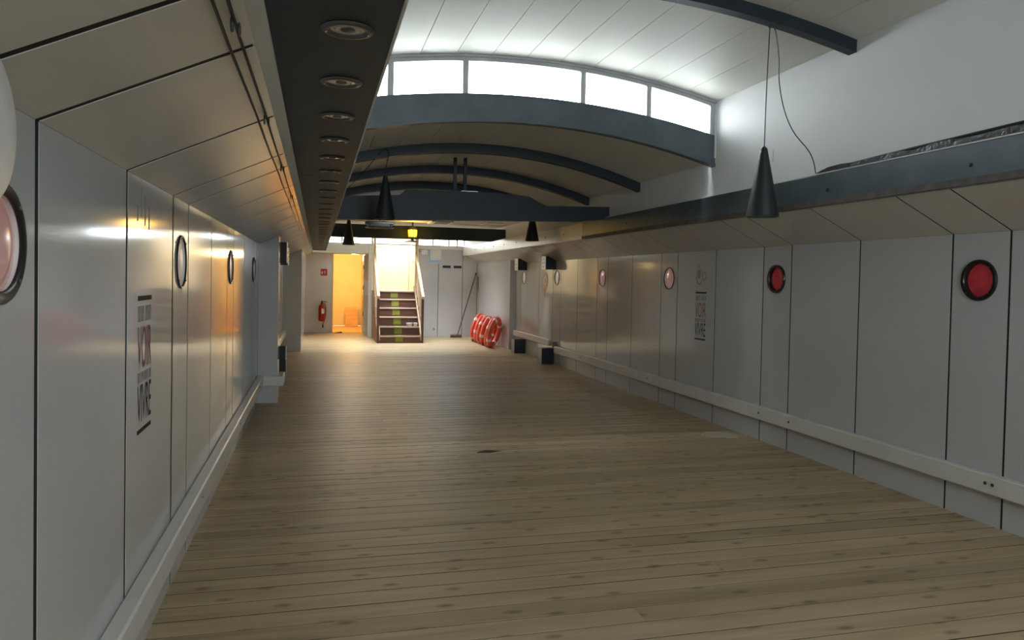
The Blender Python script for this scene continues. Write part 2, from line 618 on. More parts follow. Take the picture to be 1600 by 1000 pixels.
def pilaster_l(name, xin, y0, y1, m):
    g = G().prism([(XL + 0.001, 0), (xin, 0), (xin, ztop_l(xin) - 0.002), (XL + 0.001, KN - 0.002)], 'y', y0, y1)
    return g.out(name, m)


p = pilaster_l('pilaster', -0.43, 8.8, 9.15, M['wall'])
tag(p, 'grey painted pilaster with a rail around its foot', 'pilaster')
w = pilaster_l('wall_left_rear', -0.30, 14.75, YE, M['wall'])
struct(w)
g = G().prism([(XL, KN), (SL, ST), (SL, ST + 0.02), (XL, KN + 0.02)], 'y', 14.76, YE)
struct(g.out('ceiling_slope_left', M['slope']))
g = G().prism([(3.88, 0), (XR + 0.03, 0), (XR + 0.03, KN), (3.88, ztop_r(3.88) - 0.002)], 'y', 14.95, YB)
struct(g.out('wall_right_rear', M['wall']))
g = G().prism([(XR, KN), (SR, ST), (SR, ST + 0.02), (XR, KN + 0.02)], 'y', 14.96, YB)
struct(g.out('ceiling_slope_right', M['slope']))

# rails ---------------------------------------------------------------------
def rail(name, x0, x1, y0, y1, z0, z1):
    return struct(box(name, (min(x0, x1), max(x0, x1), y0, y1, z0, z1), M['trim'], None, 0.008))


t1 = rail('trim_1', XR - 0.0005, XR - 0.062, Y0, 12.15, 0.205, 0.325)
t2 = rail('trim_2', XR - 0.0005, XR - 0.055, 12.5, 14.94, 0.30, 0.41)
t3 = rail('trim_3', XL + 0.0005, XL + 0.066, Y0, 8.73, 0.200, 0.312)
t4 = rail('trim_4', XL + 0.0005, -0.36, 8.735, 8.799, 0.200, 0.312)
t5 = rail('trim_5', -0.429, -0.36, 8.80, 9.15, 0.200, 0.312)
t6 = rail('trim_6', XL + 0.0005, XL + 0.066, 9.16, 14.74, 0.30, 0.41)
for t, x, s, ys in ((t1, XR - 0.062, 1, [-1.2 + 2.4 * k for k in range(6)] + [3.55, 5.55]), (t3, XL + 0.066, -1, [0.2 + 2.0 * k for k in range(5)])):
    for yy in ys:
        G().lathe([(0.011, 0.0), (0.010, -s * 0.004), (0.004, -s * 0.005)], (x, yy, 0.27), 'x', 10).out('screw', M['dull'], t)
box('end_cap', (XR - 0.07, XR - 0.001, 12.16, 12.22, 0.29, 0.40), M['dull'], t1, 0.005)

# carlings (long beams at the head of the slopes) and the soffit --------------
c1 = struct(box('trim_7', (3.50, UR, Y0, 9.6, ST - 0.005, 2.26), M['carl'], None, 0.006))
box('worn_edge', (3.494, 3.50, Y0, 9.6, ST - 0.004, 2.072), M['carl_edge'], c1)
box('ledge', (3.505, 3.555, Y0, 9.6, 2.2605, 2.268), M['trim'], c1)
for yy in (2.2, 3.35, 4.55, 6.9, 8.1):
    G().lathe([(0.012, 0), (0.010, -0.006), (0.003, -0.008)], (3.50, yy, 2.14), 'x', 10).out('bolt', M['black'], c1)
c2 = struct(box('trim_8', (3.50, UR, 9.601, YB - 0.01, ST - 0.005, 2.26), M['trim'], None, 0.006))
for yy in (10.4, 11.3, 12.2, 13.1, 14.0, 14.9, 15.8, 16.7):
    G().lathe([(0.012, 0), (0.010, -0.006), (0.003, -0.008)], (3.50, yy, 2.14), 'x', 10).out('bolt', M['black'], c2)

sof = struct(G().prism([(SL, ST + 0.01), (0.172, ST + 0.01), (0.172, 2.30), (UL - 0.03, 2.30)], 'y', Y0, 4.527).out('ceiling_soffit', M['soffit']))
box('soffit_section', (SL, 0.172, 4.533, 17.6, ST + 0.01, 2.30), M['soffit'], sof)
box('edge_lip', (0.1725, 0.180, Y0, 17.6, ST + 0.006, 2.301), M['coam'], sof)


def downlight(yy):
    z = ST + 0.0095
    d = empty('downlight', (0.062, yy, z - 0.006))
    G().torus((0.062, yy, z - 0.002), 0.052, 0.012, 'z', 32, 8, rs=0.006).out('bezel', M['dull'], d, True)
    G().lathe([(0.042, -0.003), (0.036, -0.0015), (0.030, -0.004), (0.026, -0.0015), (0.006, -0.001)], (0.062, yy, z), 'z', 28).out('reflector', M['chrome'], d, True)
    G().lathe([(0.018, -0.001), (0.016, -0.005), (0.006, -0.0065)], (0.062, yy, z), 'z', 20).out('lamp', M['dull'], d, True)
    for k in range(2):
        G().lathe([(0.004, -0.006), (0.003, -0.0095)], (0.062 + (-1) ** k * 0.05, yy + 0.01, z), 'z', 8).out('screw', M['chrome'], d)
    tag(d, 'round nickel downlight set into the long grey soffit', 'downlight', 'downlights in the grey soffit')


for k in range(0, 30):
    downlight(1.835 + 0.497 * k)

# upper coaming walls ---------------------------------------------------------
def coaming(name, x0, x1):
    g = G()
    for (ya, yb, zt) in ((Y0, YW + 0.06, 3.18), (YW + 0.06, 11.5, 2.66), (11.5, YB, ZF + 0.04)):
        g.box(x0, x1, ya, yb, 2.03, zt)
    return struct(g.out(name, M['coam']))


coaming('wall_coaming_right', UR, UR + 0.05)
coaming('wall_coaming_left', UL - 0.05, UL)
G().box(UR - 0.0015, UR, 5.30, 5.303, 2.45, 2.55).out('scratch', M['decal_g'], bpy.data.objects['wall_coaming_right'])

# roofs -----------------------------------------------------------------------
def roof(name, zf, y0, y1):
    xs = [UL - 0.03 + (UR - UL + 0.06) * k / 24 for k in range(25)]
    back = G().strip([(x, zf(x) + 0.016) for x in xs], [(x, zf(x) + 0.05) for x in xs], y0, y1)
    c = struct(back.out(name, M['roof'], base=(XC, (y0 + y1) / 2, 2.5)))
    w = (UR - UL) / 12
    for k in range(12):
        a, b = UL + w * k + 0.0025, UL + w * (k + 1) - 0.0025
        sub = [a + (b - a) * j / 3 for j in range(4)]
        G().strip([(x, zf(x)) for x in sub], [(x, zf(x) + 0.015) for x in sub], y0, y1).out('board', M['roof'], c)
    return c


roof('ceiling', z_hi, Y0, YW + 0.02)
roof('ceiling_lower', z_lo, YW + 0.08, 11.5)
cf = struct(G().box(UL - 0.03, UR + 0.03, 11.5, 14.6, ZF, ZF + 0.04).out('ceiling_flat', M['roof']))
# transom closing the step at the end of the arched roof
xs = [UL + (UR - UL) * k / 20 for k in range(21)]
struct(G().strip([(x, ZF) for x in xs], [(x, z_lo(x) + 0.05) for x in xs], 11.48, 11.52).out('wall_transom', M['roof']))
# flat ceiling round a skylight added as a guessed daylight source
SKX0, SKX1, SKY0, SKY1 = 0.6, 2.95, 15.8, 17.25
g = G().box(UL - 0.03, UR + 0.03, 14.6, SKY0, ZF, ZF + 0.04).box(UL - 0.03, UR + 0.03, SKY1, YB, ZF, ZF + 0.04)
g.box(UL - 0.03, SKX0, SKY0, SKY1, ZF, ZF + 0.04).box(SKX1, UR + 0.03, SKY0, SKY1, ZF, ZF + 0.04)
struct(g.out('ceiling_aft', M['roof']))
sk = struct(G().box(SKX0 - 0.04, SKX1 + 0.04, SKY0 - 0.04, SKY0, ZF + 0.041, ZF + 0.19).box(SKX0 - 0.04, SKX1 + 0.04, SKY1, SKY1 + 0.04, ZF + 0.041, ZF + 0.19)
            .box(SKX0 - 0.04, SKX0, SKY0, SKY1, ZF + 0.041, ZF + 0.19).box(SKX1, SKX1 + 0.04, SKY0, SKY1, ZF + 0.041, ZF + 0.19).out('window_2_added', M['coam']))
box('pane', (SKX0 + 0.002, SKX1 - 0.002, SKY0 + 0.002, SKY1 - 0.002, ZF + 0.14, ZF + 0.146), M['glass'], sk)
for k in (1, 2, 3):
    xx = SKX0 + (SKX1 - SKX0) * k / 4
    box('glazing_bar', (xx - 0.02, xx + 0.02, SKY0, SKY1, ZF + 0.10, ZF + 0.14), M['coam'], sk)
portal('skylight_portal', ((SKX0 + SKX1) / 2, (SKY0 + SKY1) / 2, ZF + 0.2), (0, 0, 0), SKX1 - SKX0, SKY1 - SKY0)

# stern closing wall behind the viewer
SWX0, SWX1, SWZ0, SWZ1 = 0.5, 2.9, 1.75, 2.95
g = G().box(XL - 0.25, XR + 0.25, Y0 - 0.06, Y0, -0.2, SWZ0).box(XL - 0.25, XR + 0.25, Y0 - 0.06, Y0, SWZ1, 3.5)
g.box(XL - 0.25, SWX0, Y0 - 0.06, Y0, SWZ0, SWZ1).box(SWX1, XR + 0.25, Y0 - 0.06, Y0, SWZ0, SWZ1)
struct(g.out('wall_stern', M['wall']))
w4 = empty('window_4_added', ((SWX0 + SWX1) / 2, Y0, SWZ0))  # unseen window added to brighten the near half of the hall
struct(w4)
for k in range(5):
    x = SWX0 + (SWX1 - SWX0) * k / 4
    x = min(max(x, SWX0 + 0.025), SWX1 - 0.025)
    box('mullion', (x - 0.024, x + 0.024, Y0 - 0.05, Y0 - 0.01, SWZ0 + 0.001, SWZ1 - 0.001), M['frame'], w4)
for k in range(4):
    a = SWX0 + (SWX1 - SWX0) * k / 4 + 0.05
    b = SWX0 + (SWX1 - SWX0) * (k + 1) / 4 - 0.05
    box('pane', (a - 0.024, b + 0.024, Y0 - 0.033, Y0 - 0.027, SWZ0 + 0.001, SWZ1 - 0.001), M['glass'], w4)
portal('stern_portal', ((SWX0 + SWX1) / 2, Y0 - 0.08, (SWZ0 + SWZ1) / 2), (math.radians(90), 0, 0), SWX1 - SWX0, SWZ1 - SWZ0)
# outer hull plating and side decks that close the sides
for sd, x, s_, u in (('right', XR, 1, UR), ('left', XL, -1, UL)):
    xa, xb = sorted((x + s_ * 0.14, x + s_ * 0.20))
    g = G().box(xa, xb, Y0, 22.6, -0.2, 2.12)
    xa, xb = sorted((x + s_ * 0.20, u + s_ * 0.051))
    g.box(xa, xb, Y0, 22.6, 2.121, 2.16)
    struct(g.out('wall_hull_' + sd, M['joint']))

# ------------------------------------------------------------------ roof step with window band
def z_sill(x): return 3.045 - 0.064 * (x - XC) ** 2
def z_bot(x): return 2.81 - 0.079 * (x - XC) ** 2


win = empty('window_1', (XC, YW, 2.5))
struct(win)
xs = [UL + (UR - UL) * k / 28 for k in range(29)]
sill = G().strip([(x, z_bot(x)) for x in xs], [(x, z_sill(x)) for x in xs], YW - 0.035, YW + 0.035).out('sill_beam', M['slate'], win)
G().strip([(x, z_bot(x) - 0.001) for x in xs], [(x, z_bot(x) + 0.028) for x in xs], YW - 0.045, YW - 0.036).out('drip_moulding', M['carl'], sill)
G().strip([(x, z_hi(x) - 0.055) for x in xs], [(x, z_hi(x) + 0.02) for x in xs], YW - 0.03, YW + 0.03).out('head_frame', M['frame'], win)
G().strip([(x, z_hi(x) - 0.022) for x in xs], [(x, z_hi(x) - 0.002) for x in xs], YW - 0.05, YW - 0.031).out('head_moulding', M['frame'], win)
mull = [-0.09, 0.56, 1.19, 2.25, 2.885, 3.527]
for x in mull:
    g = G().prism([(x - 0.022, z_sill(x - 0.022) - 0.004), (x + 0.022, z_sill(x + 0.022) - 0.004), (x + 0.022, z_hi(x + 0.022) - 0.05), (x - 0.022, z_hi(x - 0.022) - 0.05)], 'y', YW - 0.028, YW + 0.028)
    mo = g.out('mullion', M['frame'], win)
    g = G().prism([(x + 0.0222, z_sill(x) - 0.002), (x + 0.030, z_sill(x) - 0.002), (x + 0.030, z_hi(x) - 0.052), (x + 0.0222, z_hi(x) - 0.052)], 'y', YW - 0.012, YW + 0.012)
    g.out('glazing_bead', M['coam'], mo)
for a, b in zip(mull, mull[1:]):
    sub = [a + 0.02 + (b - a - 0.04) * j / 6 for j in range(7)]
    G().strip([(x, z_sill(x) + 0.0005) for x in sub], [(x, z_hi(x) - 0.0555) for x in sub], YW - 0.004, YW + 0.002).out('pane', M['glass'], win)
box('side_moulding', (3.548, 3.559, YW - 0.05, YW - 0.02, 2.62, 3.12), M['coam'], win)
portal('window_portal', (XC, YW + 0.06, 3.1), (math.radians(-90), 0, 0), 3.6, 0.56)


# ------------------------------------------------------------------ arched ribs
def rib(yc, zf, depth, half, label, group):
    xs = [UL + 0.002 + (UR - UL - 0.004) * k / 28 for k in range(29)]
    o = G().strip([(x, zf(x) - depth) for x in xs], [(x, zf(x) - 0.0005) for x in xs], yc - half, yc + half).out('roof_beam', M['navy'])
    return tag(o, label, 'beam', group)


rib(4.4, z_hi, 0.085, 0.04, 'arched navy roof beam carrying a hanging cone lamp ahead of the window band', None)
for yc in (2.75, 1.1, -0.55, -2.2):
    rib(yc, z_hi, 0.085, 0.04, 'arched navy beam under the cream roof before the window band', 'arched beams before the window band')
rib(7.9, z_lo, 0.10, 0.045, 'arched navy roof beam carrying a cone lamp just past the window band', None)
rib(9.55, z_lo, 0.10, 0.045, 'arched navy roof beam behind the flat crossbeam with raised middle', None)
rib(11.2, z_lo, 0.10, 0.045, 'arched navy roof beam at the far end of the arched roof', None)

# flat crossbeam with raised middle
prof = [(UL + 0.002, 2.10), (0.23, 2.115), (1.5, 2.155), (3.18, 2.205), (3.49, 2.245), (3.498, 2.262), (UR - 0.002, 2.262), (UR - 0.002, 2.40), (2.72, 2.375), (2.50, 2.48), (2.14, 2.503), (1.6, 2.505), (0.99, 2.49), (0.92, 2.425), (0.27, 2.385), (UL + 0.002, 2.38)]
cb = empty('crossbeam', (XC, 8.85, 2.1))
G().prism(prof, 'y', 8.78, 8.92).out('beam', M['navy'], cb)
for xx in (1.585, 1.71):
    box('hanger_post', (xx - 0.018, xx + 0.018, 8.83, 8.87, 2.503, z_lo(xx) - 0.002), M['navy'], cb)
G().box(1.66, 1.86, 8.80, 8.84, 2.506, 2.516).out('cable_tray', M['chrome'], cb)
tag(cb, 'heavy flat navy crossbeam with a raised middle and two hanger posts', 'beam')
# second crossbeam
o = G().prism([(UL + 0.002, 2.19), (3.30, 2.20), (3.49, 2.25), (3.498, 2.262), (UR - 0.002, 2.262), (UR - 0.002, 2.44), (UL + 0.002, 2.44)], 'y', 14.13, 14.27).out('crossbeam', M['navy'])
tag(o, 'plain navy crossbeam with the amber lantern hanging before it', 'beam')


# ------------------------------------------------------------------ cone pendants
def curve_pts(P, n=10):
    """Catmull-Rom through P"""
    P = [Vector(p) for p in P]
    Q = [P[0] * 2 - P[1]] + P + [P[-1] * 2 - P[-2]]
    out = []
    for i in range(1, len(Q) - 2):
        a, b, c, d = Q[i - 1:i + 3]
        for k in range(n):
            t = k / n
            out.append(0.5 * ((2 * b) + (c - a) * t + (2 * a - 5 * b + 4 * c - d) * t * t + (3 * b - a - 3 * c + d) * t ** 3))
    out.append(P[-1])
    return out


def pendant(x, yy, zb, hook_z, label, drape=None):
    t = empty('pendant_lamp', (x, yy, zb))
    h, rb, rtp = 0.458, 0.109, 0.021
    G().lathe([(rb, 0), (rtp, h), (0.012, h + 0.001)], (x, yy, zb), 'z', 36, close=False).out('shade', M['cone'], t, True)
    G().lathe([(0.01, h - 0.004), (rtp - 0.004, h - 0.006), (rb - 0.006, 0.0), (rb, 0.0)], (x, yy, zb), 'z', 36, close=False).out('inner_lining', M['dull'], t, True)
    G().lathe([(0.012, h - 0.005), (0.014, h + 0.006), (0.006, h + 0.014)], (x, yy, zb), 'z', 16).out('cable_grip', M['black'], t, True)
    G().lathe([(0.02, 0.20), (0.045, 0.16), (0.05, 0.13), (0.03, 0.09), (0.006, 0.08)], (x, yy, zb), 'z', 20).out('bulb', M['white'], t, True)
    G().tube(curve_pts([(x, yy, zb + h), (x + 0.006, yy, (zb + h + hook_z) / 2), (x + 0.018, yy, hook_z - 0.01)]), 0.0035, 6).out('cord', M['black'], t, True)
    G().tube(curve_pts([(x + 0.018, yy, hook_z), (x + 0.03, yy, hook_z - 0.015), (x + 0.018, yy, hook_z - 0.028), (x + 0.006, yy, hook_z - 0.016)]), 0.0025, 6).out('hook', M['black'], t, True)
    if drape:
        G().tube(curve_pts(drape), 0.0035, 6).out('supply_cord', M['black'], t, True)
    tag(t, label, 'lamp')


zz = z_hi(2.9) - 0.085
pendant(2.885, 4.4, 1.908, zz, 'black cone pendant lamp whose cord drapes to the slate blue carling',
        [(2.903, 4.4, zz - 0.012), (2.925, 4.4, zz - 0.008), (2.96, 4.41, zz - 0.06), (3.0, 4.43, 2.98), (3.02, 4.45, 2.83), (3.10, 4.5, 2.66), (3.22, 4.56, 2.53), (3.38, 4.62, 2.43), (3.46, 4.66, 2.36), (3.515, 4.70, 2.275)])
zz = z_lo(0.68) - 0.10
pendant(0.675, 7.9, 2.06, zz, 'black cone pendant lamp hanging in front of the heavy flat crossbeam',
        [(0.693, 7.85, zz - 0.012), (0.70, 7.84, zz + 0.05), (0.66, 7.84, zz + 0.075), (0.60, 7.85, zz + 0.02), (0.5, 7.99, 2.62), (0.38, 8.3, 2.5), (0.26, 8.76, 2.40)])
pendant(0.515, 13.3, 2.01, ZF, 'black cone pendant lamp in front of the corridor doorway')
pendant(3.25, 11.2, 2.07, z_lo(3.25) - 0.10, 'black cone pendant lamp close to the pale far carling')

# black membrane and cable lying on the carling
o = empty('black_membrane', (3.53, 3.4, 2.2685))
pts_t, pts_b = [], []
n = 21
for k in range(n + 1):
    yy = 4.68 - k * 0.13
    lift = 0.006 + 0.014 * abs(math.sin(k * 0.9)) + 0.012 * (k / n)
    pts_t.append((yy, 2.2695 + lift + 0.012))
    pts_b.append((yy, 2.2690))
pts_t[0] = (pts_t[0][0], 2.272)
G().prism(pts_b + pts_t[::-1], 'x', 3.502, 3.528).out('membrane', M['tape'], o)
G().tube(curve_pts([(3.54, 4.68, 2.285), (3.542, 4.0, 2.305), (3.54, 3.3, 2.318), (3.543, 2.6, 2.33), (3.54, 1.9, 2.335)]), 0.012, 8).out('cable', M['black'], o, True)
tag(o, 'strip of black membrane and cable lying on the slate blue carling', 'membrane')

# cable run along the slope beside the soffit
def cable_run(dx, name_label):
    P = []
    for k in range(0, 46):
        yy = Y0 + 0.1 + k * 0.4
        x = SL - dx - 0.0015 * math.sin(k * 1.7)
        P.append((x, yy, ztop_l(x) - 0.006))
    o = G().tube(P, 0.004, 6).out('cable', M['black'], None, True)
    tag(o, name_label, 'cable')


cable_run(0.035, 'black cable running along the slope right beside the grey soffit')
cable_run(0.062, 'thinner black cable running along the slope a finger away from the soffit cable')
for yy in (1.75, 2.78, 4.0, 5.4):
    c = empty('cable_clip', (SL - 0.045, yy, ztop_l(SL - 0.045) - 0.03))
    x = SL - 0.04
    G().torus((x, yy, ztop_l(x) - 0.016), 0.014, 0.003, 'x', 16, 6).out('loop', M['dull'], c, True)
    G().torus((x + 0.012, yy + 0.035, ztop_l(x) - 0.014), 0.012, 0.003, 'x', 16, 6).out('loop', M['dull'], c, True)
    tag(c, 'small pair of wire loops holding the cables beside the soffit', 'clip', 'cable clips beside the soffit')

# round wall lamp near the viewer
wl = empty('wall_lamp', (XL, 1.44, 1.56))
G().lathe([(0.139, 0.0), (0.139, 0.008), (0.12, 0.014), (0.06, 0.020), (0.006, 0.022)], (-0.555, 1.44, 1.70), 'x', 48).out('dish', M['white'], wl, True)
G().lathe([(0.018, 0), (0.018, 0.09)], (XL, 1.44, 1.70), 'x', 20).out('stem', M['chrome'], wl, True)
G().lathe([(0.05, 0), (0.05, 0.008), (0.03, 0.016)], (XL, 1.44, 1.70), 'x', 28).out('wall_plate', M['white'], wl, True)
tag(wl, 'round white wall lamp dish beside the pink porthole', 'lamp')

# ------------------------------------------------------------------ decals on the side panels
def text_part(name, txt, m, parent, y0, y1, z0, z1, x, sgn):
    """lettering scaled into the box y0..y1 (reading direction) by z0..z1 on the plane x"""
    cu = bpy.data.curves.new(name, 'FONT')
    cu.body = txt
    cu.resolution_u = 3
    tmp = bpy.data.objects.new(name, cu)
    COL.objects.link(tmp)
    bpy.context.view_layer.update()
    me = tmp.evaluated_get(bpy.context.evaluated_depsgraph_get()).to_mesh()
    vv = [v.co.copy() for v in me.vertices]
    ff = [tuple(p.vertices) for p in me.polygons]
    bpy.data.objects.remove(tmp)
    xa, xb = min(v.x for v in vv), max(v.x for v in vv)
    ya, yb = min(v.y for v in vv), max(v.y for v in vv)
    out = [(x, y0 + (y1 - y0) * (v.x - xa) / (xb - xa), z0 + (z1 - z0) * (v.y - ya) / (yb - ya)) for v in vv]
    mesh(name, out, ff, m, parent)


def letter_decal(x, sgn, ya, yb, label, big):
    """ya -> yb is the reading direction"""
    xo = x - sgn * 0.0012
    d = empty('lettering_decal', (x, (ya + yb) / 2, 0.84))

    def bar(z0, z1, f0=0.0, f1=1.0, m='decal_k', name='bar'):
        a, b = ya + (yb - ya) * f0, ya + (yb - ya) * f1
        G().box(min(x - sgn * 0.0003, xo), max(x - sgn * 0.0003, xo), min(a, b), max(a, b), z0, z1).out(name, M[m], d)
    bar(1.345, 1.363)
    for f0, f1 in ((0.02, 0.10), (0.13, 0.18), (0.24, 0.32), (0.37, 0.42), (0.56, 0.61), (0.66, 0.74), (0.79, 0.84), (0.90, 0.97)):
        bar(1.265, 1.325, f0, f1, 'decal_g', 'faded_letter')
    text_part('word', 'VOIR', M['decal_r'], d, ya, yb, 1.085, 1.248, xo, sgn)
    for f0, f1 in ((0.02, 0.12), (0.17, 0.22), (0.28, 0.38), (0.46, 0.51), (0.56, 0.66), (0.72, 0.77), (0.85, 0.97)):
        bar(1.035, 1.072, f0, f1, 'decal_g', 'faded_letter')
    text_part('word', 'VIVRE', M['decal_k'], d, ya, yb, 0.882, 1.025, xo, sgn)
    bar(0.842, 0.858)
    tag(d, label, 'decal')


letter_decal(XL, -1, 3.01, 3.24, 'red and black lettering decal VOIR VIVRE between bars beside a pale porthole', False)
letter_decal(XR, 1, 7.345, 7.115, 'faded lettering decal VOIR VIVRE under the coffee cup outline', True)
cup = empty('cup_decal', (XR, 7.24, 1.45))
xa = XR - 0.0012


def ring2d(name, yc, zc, ry, rz, w, m, parent, n=36, a0=0, a1=2 * math.pi):
    v, f = [], []
    for k in range(n + 1):
        a = a0 + (a1 - a0) * k / n
        v += [(xa, yc + ry * math.cos(a), zc + rz * math.sin(a)), (xa, yc + (ry - w) * math.cos(a), zc + (rz - w) * math.sin(a))]
    for k in range(n):
        f.append((2 * k, 2 * k + 1, 2 * k + 3, 2 * k + 2))
    mesh(name, v, f, m, parent)


ring2d('cup_outline', 7.27, 1.525, 0.075, 0.085, 0.014, M['decal_g'], cup)
ring2d('cup_handle', 7.165, 1.53, 0.04, 0.045, 0.012, M['decal_g'], cup)
ring2d('coffee', 7.28, 1.55, 0.035, 0.045, 0.034, M['decal_g'], cup)
for k in range(3):
    G().tube([(xa, 7.23 + 0.035 * k, 1.62), (xa, 7.235 + 0.035 * k, 1.645), (xa, 7.225 + 0.035 * k, 1.665)], 0.003, 4).out('steam_line', M['decal_g'], cup)
tag(cup, 'grey outline decal of a coffee cup above the faded lettering', 'decal')
steam = empty('steam_decal', (XL, 3.1, 1.62))
for k, (yy, za, zb) in enumerate(((2.99, 1.64, 1.70), (3.05, 1.66, 1.77), (3.11, 1.63, 1.75), (3.18, 1.62, 1.71))):
    G().box(XL + 0.0003, XL + 0.0012, yy, yy + 0.014, za, zb).out('steam_line', M['decal_g'], steam)
tag(steam, 'four short dark strokes printed above the red and black lettering', 'decal')
pin = empty('pin_decal', (XR, 12.9, 1.13))
n = 30
v = [(xa, 12.92, 1.42)]
prof2 = []
for k in range(n + 1):
    a = -0.32 * math.pi + 1.64 * math.pi * k / n
    prof2.append((xa, 12.92 - 0.20 * math.cos(a), 1.45 + 0.16 * math.sin(a)))
prof2.append((xa, 12.92, 1.135))
m_ = len(prof2)
inner = [(xa, 12.92 + 0.085 * (p[1] - 12.92) / 0.2, 1.45 + 0.085 * max(-0.16, (p[2] - 1.45)) / 0.16) for p in prof2]
mesh('pin_outline', prof2 + inner, [(k, (k + 1) % m_, m_ + (k + 1) % m_, m_ + k) for k in range(m_)], M['decal_p'], pin)
ring2d('pin_eye', 12.92, 1.45, 0.055, 0.055, 0.054, M['decal_p'], pin)
tag(pin, 'pink map pin decal on a white panel between two portholes', 'decal')


# ------------------------------------------------------------------ steel brackets on the hull sides
def bracket(x_wall, sgn, yf, z0, z1, dep, lng, label, group, plate=True):
    xi = x_wall - sgn * dep
    b = empty('steel_bracket', ((x_wall + xi) / 2, yf, z0))
    G().cham(min(x_wall - sgn * 0.001, xi), max(x_wall - sgn * 0.001, xi), yf, yf + lng, z0, z1, 0.006).out('block', M['navy'], b)
    xp = xi - sgn * 0.008
    pl_ = G().box(min(xi - sgn * 0.0004, xp), max(xi - sgn * 0.0004, xp), yf - 0.006, yf + lng + 0.006, z0 - 0.004, z1 + 0.004).out('face_plate', M['white'] if plate else M['frame'], b)
    if plate:
        for (dy, dz) in ((0.5, 0.8), (0.3, 0.5), (0.7, 0.5), (0.5, 0.2)):
            G().lathe([(0.014, 0), (0.013, -sgn * 0.0015)], (xp, yf + lng * dy, z0 + (z1 - z0) * dz), 'x', 12).out('hole', M['black'], pl_)
    tag(b, label, 'bracket', group)


for yf, nm in ((12.3, 'beside the pin decal'), (14.15, 'near the deep wall')):
    bracket(XR, 1, yf, 1.65, 1.875, 0.185, 0.22, 'navy steel bracket with perforated white plate high up ' + nm, None)
    bracket(XR, 1, yf, 0.0, 0.27, 0.17 + 0.058, 0.2, 'navy steel floor bracket with grey plate under the rail ' + nm, None, False)
for yf in (9.5, 11.4):
    nm = 'just past the pilaster' if yf < 10 else 'one bay past the pilaster'
    bracket(XL, -1, yf, 1.61, 1.86, 0.27 if yf < 10 else 0.215, 0.2, 'navy steel bracket with perforated white plate high up ' + nm, None)
    bracket(XL, -1, yf, 0.0 if yf > 10 else 0.42, 0.29 if yf > 10 else 0.57, 0.27 if yf < 10 else 0.2, 0.2, 'navy steel bracket with grey plate low on the wall ' + nm, None, False)

# ------------------------------------------------------------------ aft bulkhead (right of the stairs)
wb = struct(G().box(2.40, XR + 0.138, YB + 0.022, YB + 0.05, 0, 2.25).out('wall_back', M['joint']))
for a, b in ((2.40, 2.895), (2.895, 3.505), (3.505, 3.879)):
    box('panel', (a + 0.006, b - 0.006, YB, YB + 0.02, 0.0, 2.249), M['wall'], wb, 0.003)
box('header', (2.30, 3.50, YB - 0.03, YB - 0.0005, 2.17, 2.249), M['trim'], wb, 0.004)
struct(G().box(1.25, 1.36, YB - 0.02, 22.5, -0.03, 2.255).out('wall_stair_left', M['cream']))
struct(G().box(2.31, 2.40, YB, 19.6, -0.03, 3.3).out('wall_stair_right', M['cream']))
# clerestory band over bulkhead and bay header
w3 = struct(G().box(UL, UR, YB + 0.0, YB + 0.05, 2.251, 2.275).box(UL, UR, YB, YB + 0.05, ZF - 0.025, ZF - 0.0005).out('window_3', M['coam']))
for k, x in enumerate((UL + 0.02, 0.55, 1.27, 2.34, 2.75, 3.15, 3.36, 3.535)):
    box('mullion', (x - 0.018, x + 0.018, YB + 0.005, YB + 0.045, 2.275, ZF - 0.025), M['coam'], w3)
for a, b in ((UL + 0.04, 0.53), (0.57, 1.25), (2.36, 2.73), (2.77, 3.13), (3.17, 3.34), (3.38, 3.515)):
    box('pane', (a, b, YB + 0.02, YB + 0.026, 2.276, ZF - 0.026), M['glass'], w3)
portal('bulkhead_portal', (0.55, YB + 0.07, 2.38), (math.radians(-90), 0, 0), 1.35, 0.21)
portal('bulkhead_portal', (2.95, YB + 0.07, 2.38), (math.radians(-90), 0, 0), 1.2, 0.21)


def vent(x0, x1):
    v = empty('vent_grille', ((x0 + x1) / 2, YB, 1.715))
    box('opening', (x0, x1, YB - 0.004, YB - 0.0005, 1.718, 1.782), M['black'], v)
    for k in range(4):
        z = 1.726 + 0.016 * k
        box('slat', (x0, x1, YB - 0.008, YB - 0.0045, z, z + 0.004), M['black'], v)
    return v


tag(vent(3.0, 3.2), 'small black vent grille beside the blue-edged notice', 'vent')
tag(vent(3.275, 3.475), 'small black vent grille beside the panel joint by the broom', 'vent')
nb = empty('notice_board', (2.82, YB, 1.83))
box('sheet', (2.68, 2.96, YB - 0.006, YB - 0.0005, 1.83, 2.215), M['paper'], nb)
for b in ((2.672, 2.68, 1.822, 2.223), (2.96, 2.968, 1.822, 2.223), (2.68, 2.96, 2.215, 2.223), (2.68, 2.96, 1.822, 1.83)):
    box('edge', (b[0], b[1], YB - 0.012, YB - 0.0005, b[2], b[3]), M['blue'], nb)
box('footer_band', (2.685, 2.955, YB - 0.0075, YB - 0.0062, 1.84, 1.91), M['blue'], nb)
box('picture', (2.74, 2.955, YB - 0.0075, YB - 0.0062, 1.96, 2.17), M['white'], nb)
tag(nb, 'pale blue-edged notice sheet on the white bulkhead', 'notice')
sb = empty('wall_box', (2.53, YB, 2.03))
box('cover', (2.46, 2.61, YB - 0.05, YB - 0.0005, 2.03, 2.16), M['white'], sb, 0.008)
box('lower_lip', (2.455, 2.615, YB - 0.03, YB - 0.0005, 2.018, 2.03), M['frame'], sb)  # grey lip under the cover
tag(sb, 'small white electrical box between stairs and notice sheet', 'electrical box')
so = empty('socket', (2.80, YB, 0.165))
box('plate', (2.775, 2.835, YB - 0.012, YB - 0.0005, 0.165, 0.235), M['frame'], so, 0.004)
